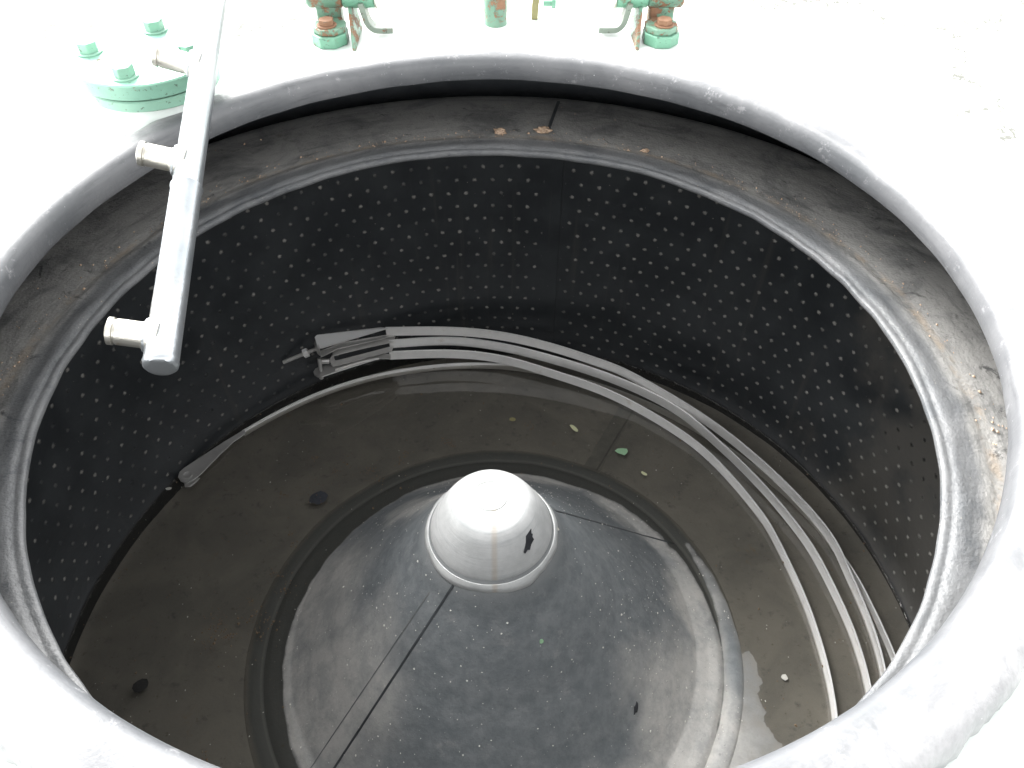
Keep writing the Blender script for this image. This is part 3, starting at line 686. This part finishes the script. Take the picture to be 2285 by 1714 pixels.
flake('leaf_scrap', 'pale yellow elongated leaf scrap floating near the innermost band', 'leaf', 1281, 956, zf, .0120, .38, -.9, M['leafyellow'], seed=5, n=9, rag=.12)
flake('leaf_scrap', 'small olive leaf scrap floating left of the pale yellow one', 'leaf', 1143, 936, zf, .0075, .7, -.2, M['leafolive'], seed=6, n=8, rag=.15)
flake('leaf_scrap', 'tiny yellow leaf scrap floating nearest the mint green flake', 'leaf', 1437, 1057, zf, .0078, .45, -.7, M['leafyellow'], seed=8, n=8, rag=.1)
flake('rubber_flake', 'blue black rubber flake floating in the water left of the cone', 'rubber flake', 710, 1112, WL-.003, .0200, .80, .0, M['flakeblue'], seed=13, n=13, rag=.2)
flake('rubber_flake', 'ragged black flake stuck on the side of the white hub cap', 'rubber flake', 1180, 1207, 0, .0160, .42, 1.15, M['flakeblack'], seed=14, n=14, surf=ray_cap, rag=.42)
flake('rubber_flake', 'small black flake lying on the dry lower right of the cone', 'rubber flake', 1418, 1581, 0, .0085, .5, 1.3, M['flakeblack'], seed=15, n=9, surf=ray_bottom)
flake('rubber_flake', 'dull dark flake in the shaded water at the lower left', 'rubber flake', 314, 1530, WL-.006, .0140, .85, .4, M['flakeblack'], seed=18, n=10, rag=.12)
flake('paint_chip', 'white paint chip on the cone right beside the hub cap', 'paint chip', 1243, 1181, 0, .0050, .5, .3, M['gritwhite'], .0016, seed=16, n=7, surf=ray_bottom)
flake('paint_chip', 'tiny mint paint chip on the dark front of the cone', 'paint chip', 1208, 1431, 0, .0032, .9, .3, M['leafgreen'], .001, seed=17, n=7, surf=ray_bottom)
flake('paint_chip', 'white chip in the dark water right of the cone near the front edge', 'paint chip', 1750, 1512, zf, .0062, .8, .3, M['gritwhite'], .0016, seed=21, n=7)
flake('paint_chip', 'white chip at the water edge beside the tapered band tongue', 'paint chip', 376, 1091, zf, .0052, .8, .3, M['gritwhite'], .0016, seed=22, n=7)
def lump(label, u, v, z, s, seed):
    bm = bmesh.new(); bmesh.ops.create_icosphere(bm, subdivisions=3, radius=s); c = G(u, v, z)
    for q in bm.verts:
        k = 1+.55*noise.noise(q.co*(1.6/s)+Vector((seed, 0, 0)))+.25*noise.noise(q.co*(5/s)); q.co = Vector((q.co.x*k*1.15, q.co.y*k*.7, q.co.z*k*.45))+c
    me = bpy.data.meshes.new('crust_lump'); bm.to_mesh(me); bm.free(); me.materials.append(M['crust'])
    o = bpy.data.objects.new('crust_lump', me); C.objects.link(o); tag(o, label, 'crust lump'); return o
lump('rusty crumbly crust lump on the basket lip left of the joint line', 1115, 293, .000, .0095, 3)
lump('rusty crumbly crust lump on the basket lip at the end of the joint line', 1212, 290, .000, .0110, 8)
lump('small tan crust lump on the right half of the basket lip', 1440, 336, .003, .0060, 12)

# grit: uncountable specks
def grit(name, mat, pts, smin, smax, label):
    vs, fs = [], []
    for (c, nrm) in pts:
        s = random.uniform(smin, smax)*(1 if random.random() < .85 else 1.8); b = len(vs)
        e = random.uniform(.5, 1); a = random.random()*6.28
        for k in range(5):
            t_ = a+2*pi*k/5; vs.append(c+Vector((cos(t_)*s*e, sin(t_)*s, 0))*random.uniform(.7, 1.2))
        vs.append(c+Vector((0, 0, s*.7)))
        for k in range(5): fs.append((b+k, b+(k+1) % 5, b+5))
        fs.append(tuple(b+k for k in range(4, -1, -1)))
    o = mesh_obj(name, vs, fs, mat, smooth=False); tag(o, label, 'grit'); o['kind'] = 'stuff'; return o
P1, P2, P3 = [], [], []
while len(P1) < 1150:                    # on the cone and the dry floor
    a = random.random()*2*pi; r = math.sqrt(random.uniform(.10**2, .44**2))
    z = bz(r, a)
    if z < WL: continue
    if random.random() > .35+.65*max(0, noise.noise(Vector((r*cos(a)*6, r*sin(a)*6, 4)))*2+.4): continue
    P1.append((Vector((r*cos(a), r*sin(a), z)), None))
for i in range(800):                    # floating on the water
    a = random.random()*2*pi; r = math.sqrt(random.uniform(.36**2, .75**2))
    if bz(r, a) > WL: continue
    (P1 if random.random() < .35 else P2).append((Vector((r*cos(a), r*sin(a), WL+.0002)), None))
cl = [(598, 1400), (640, 1300), (505, 1405), (560, 1385), (480, 1400), (770, 1040), (830, 1050), (700, 1090), (470, 1420), (455, 1700), (1250, 300)]
for (u, v) in cl:
    for k in range(34):
        p = G(random.gauss(u, 16), random.gauss(v, 20), WL+.0002)
        if v > 400: P2.append((p, None))
for (u, v) in ((823, 1050), (749, 1053), (992, 984), (905, 1011), (655, 1189), (610, 1283), (628, 1105), (700, 1023), (655, 1215), (505, 1420), (1010, 990), (1180, 950), (560, 1340), (890, 1030)):
    for k in range(16):
        P2.append((G(random.gauss(u, 6), random.gauss(v, 4.5), WL+.0002), None))
for i in range(420):                    # on the lip, gathered behind the rim bead
    a = random.uniform(radians(-20), radians(200)); r = random.gauss(.570, .012) if random.random() < .6 else random.uniform(.55, .72)
    if r < .548: continue
    z = -.0005-(r-.557)*.13; P3.append((Vector((r*cos(a), r*sin(a), z)), None))
grit('pale_grit', M['gritwhite'], P1, .0005, .0014, 'tiny pale chips strewn over the cone and the water')
grit('brown_sediment', M['gritbrown'], P2, .0006, .0020, 'brown rusty crumbs floating in loose patches on the water')
grit('lip_grit', M['crust'], P3, .0007, .0019, 'tan crumbs scattered along the basket lip')

# ------------------------------------------------------------------ light
SUN_AZ = radians(128)      # direction the light comes from, in plan (0 = +x, 90 = +y): back left
SUN_EL = radians(38)
wd = bpy.data.worlds.new('World'); S.world = wd; wd.use_nodes = True; wn_ = wd.node_tree
sk = wn_.nodes.new('ShaderNodeTexSky'); sk.sky_type = 'NISHITA'; sk.sun_disc = False
sk.sun_elevation = SUN_EL; sk.sun_rotation = pi/2-SUN_AZ; sk.dust_density = 3.0; sk.air_density = .7; sk.ozone_density = 1.0
bg = wn_.nodes['Background']; bg.inputs['Strength'].default_value = .15
hs = wn_.nodes.new('ShaderNodeHueSaturation'); hs.inputs['Saturation'].default_value = .03     # thin bright overcast
wn_.links.new(sk.outputs[0], hs.inputs['Color']); wn_.links.new(hs.outputs[0], bg.inputs['Color'])
sl = bpy.data.lights.new('sun', 'SUN'); sl.energy = .6; sl.angle = radians(45); sl.color = (1, .97, .92)
so = bpy.data.objects.new('sun', sl); C.objects.link(so)
sd = Vector((cos(SUN_AZ)*cos(SUN_EL), sin(SUN_AZ)*cos(SUN_EL), sin(SUN_EL)))
so.rotation_euler = sd.to_track_quat('Z', 'Y').to_euler()
vs_ = S.view_settings; vs_.view_transform = 'Standard'; vs_.look = 'None'; vs_.gamma = 1; vs_.exposure = 2.85; vs_.use_curve_mapping = False
S.render.engine = 'CYCLES'
S.cycles.max_bounces = 10; S.cycles.transparent_max_bounces = 12
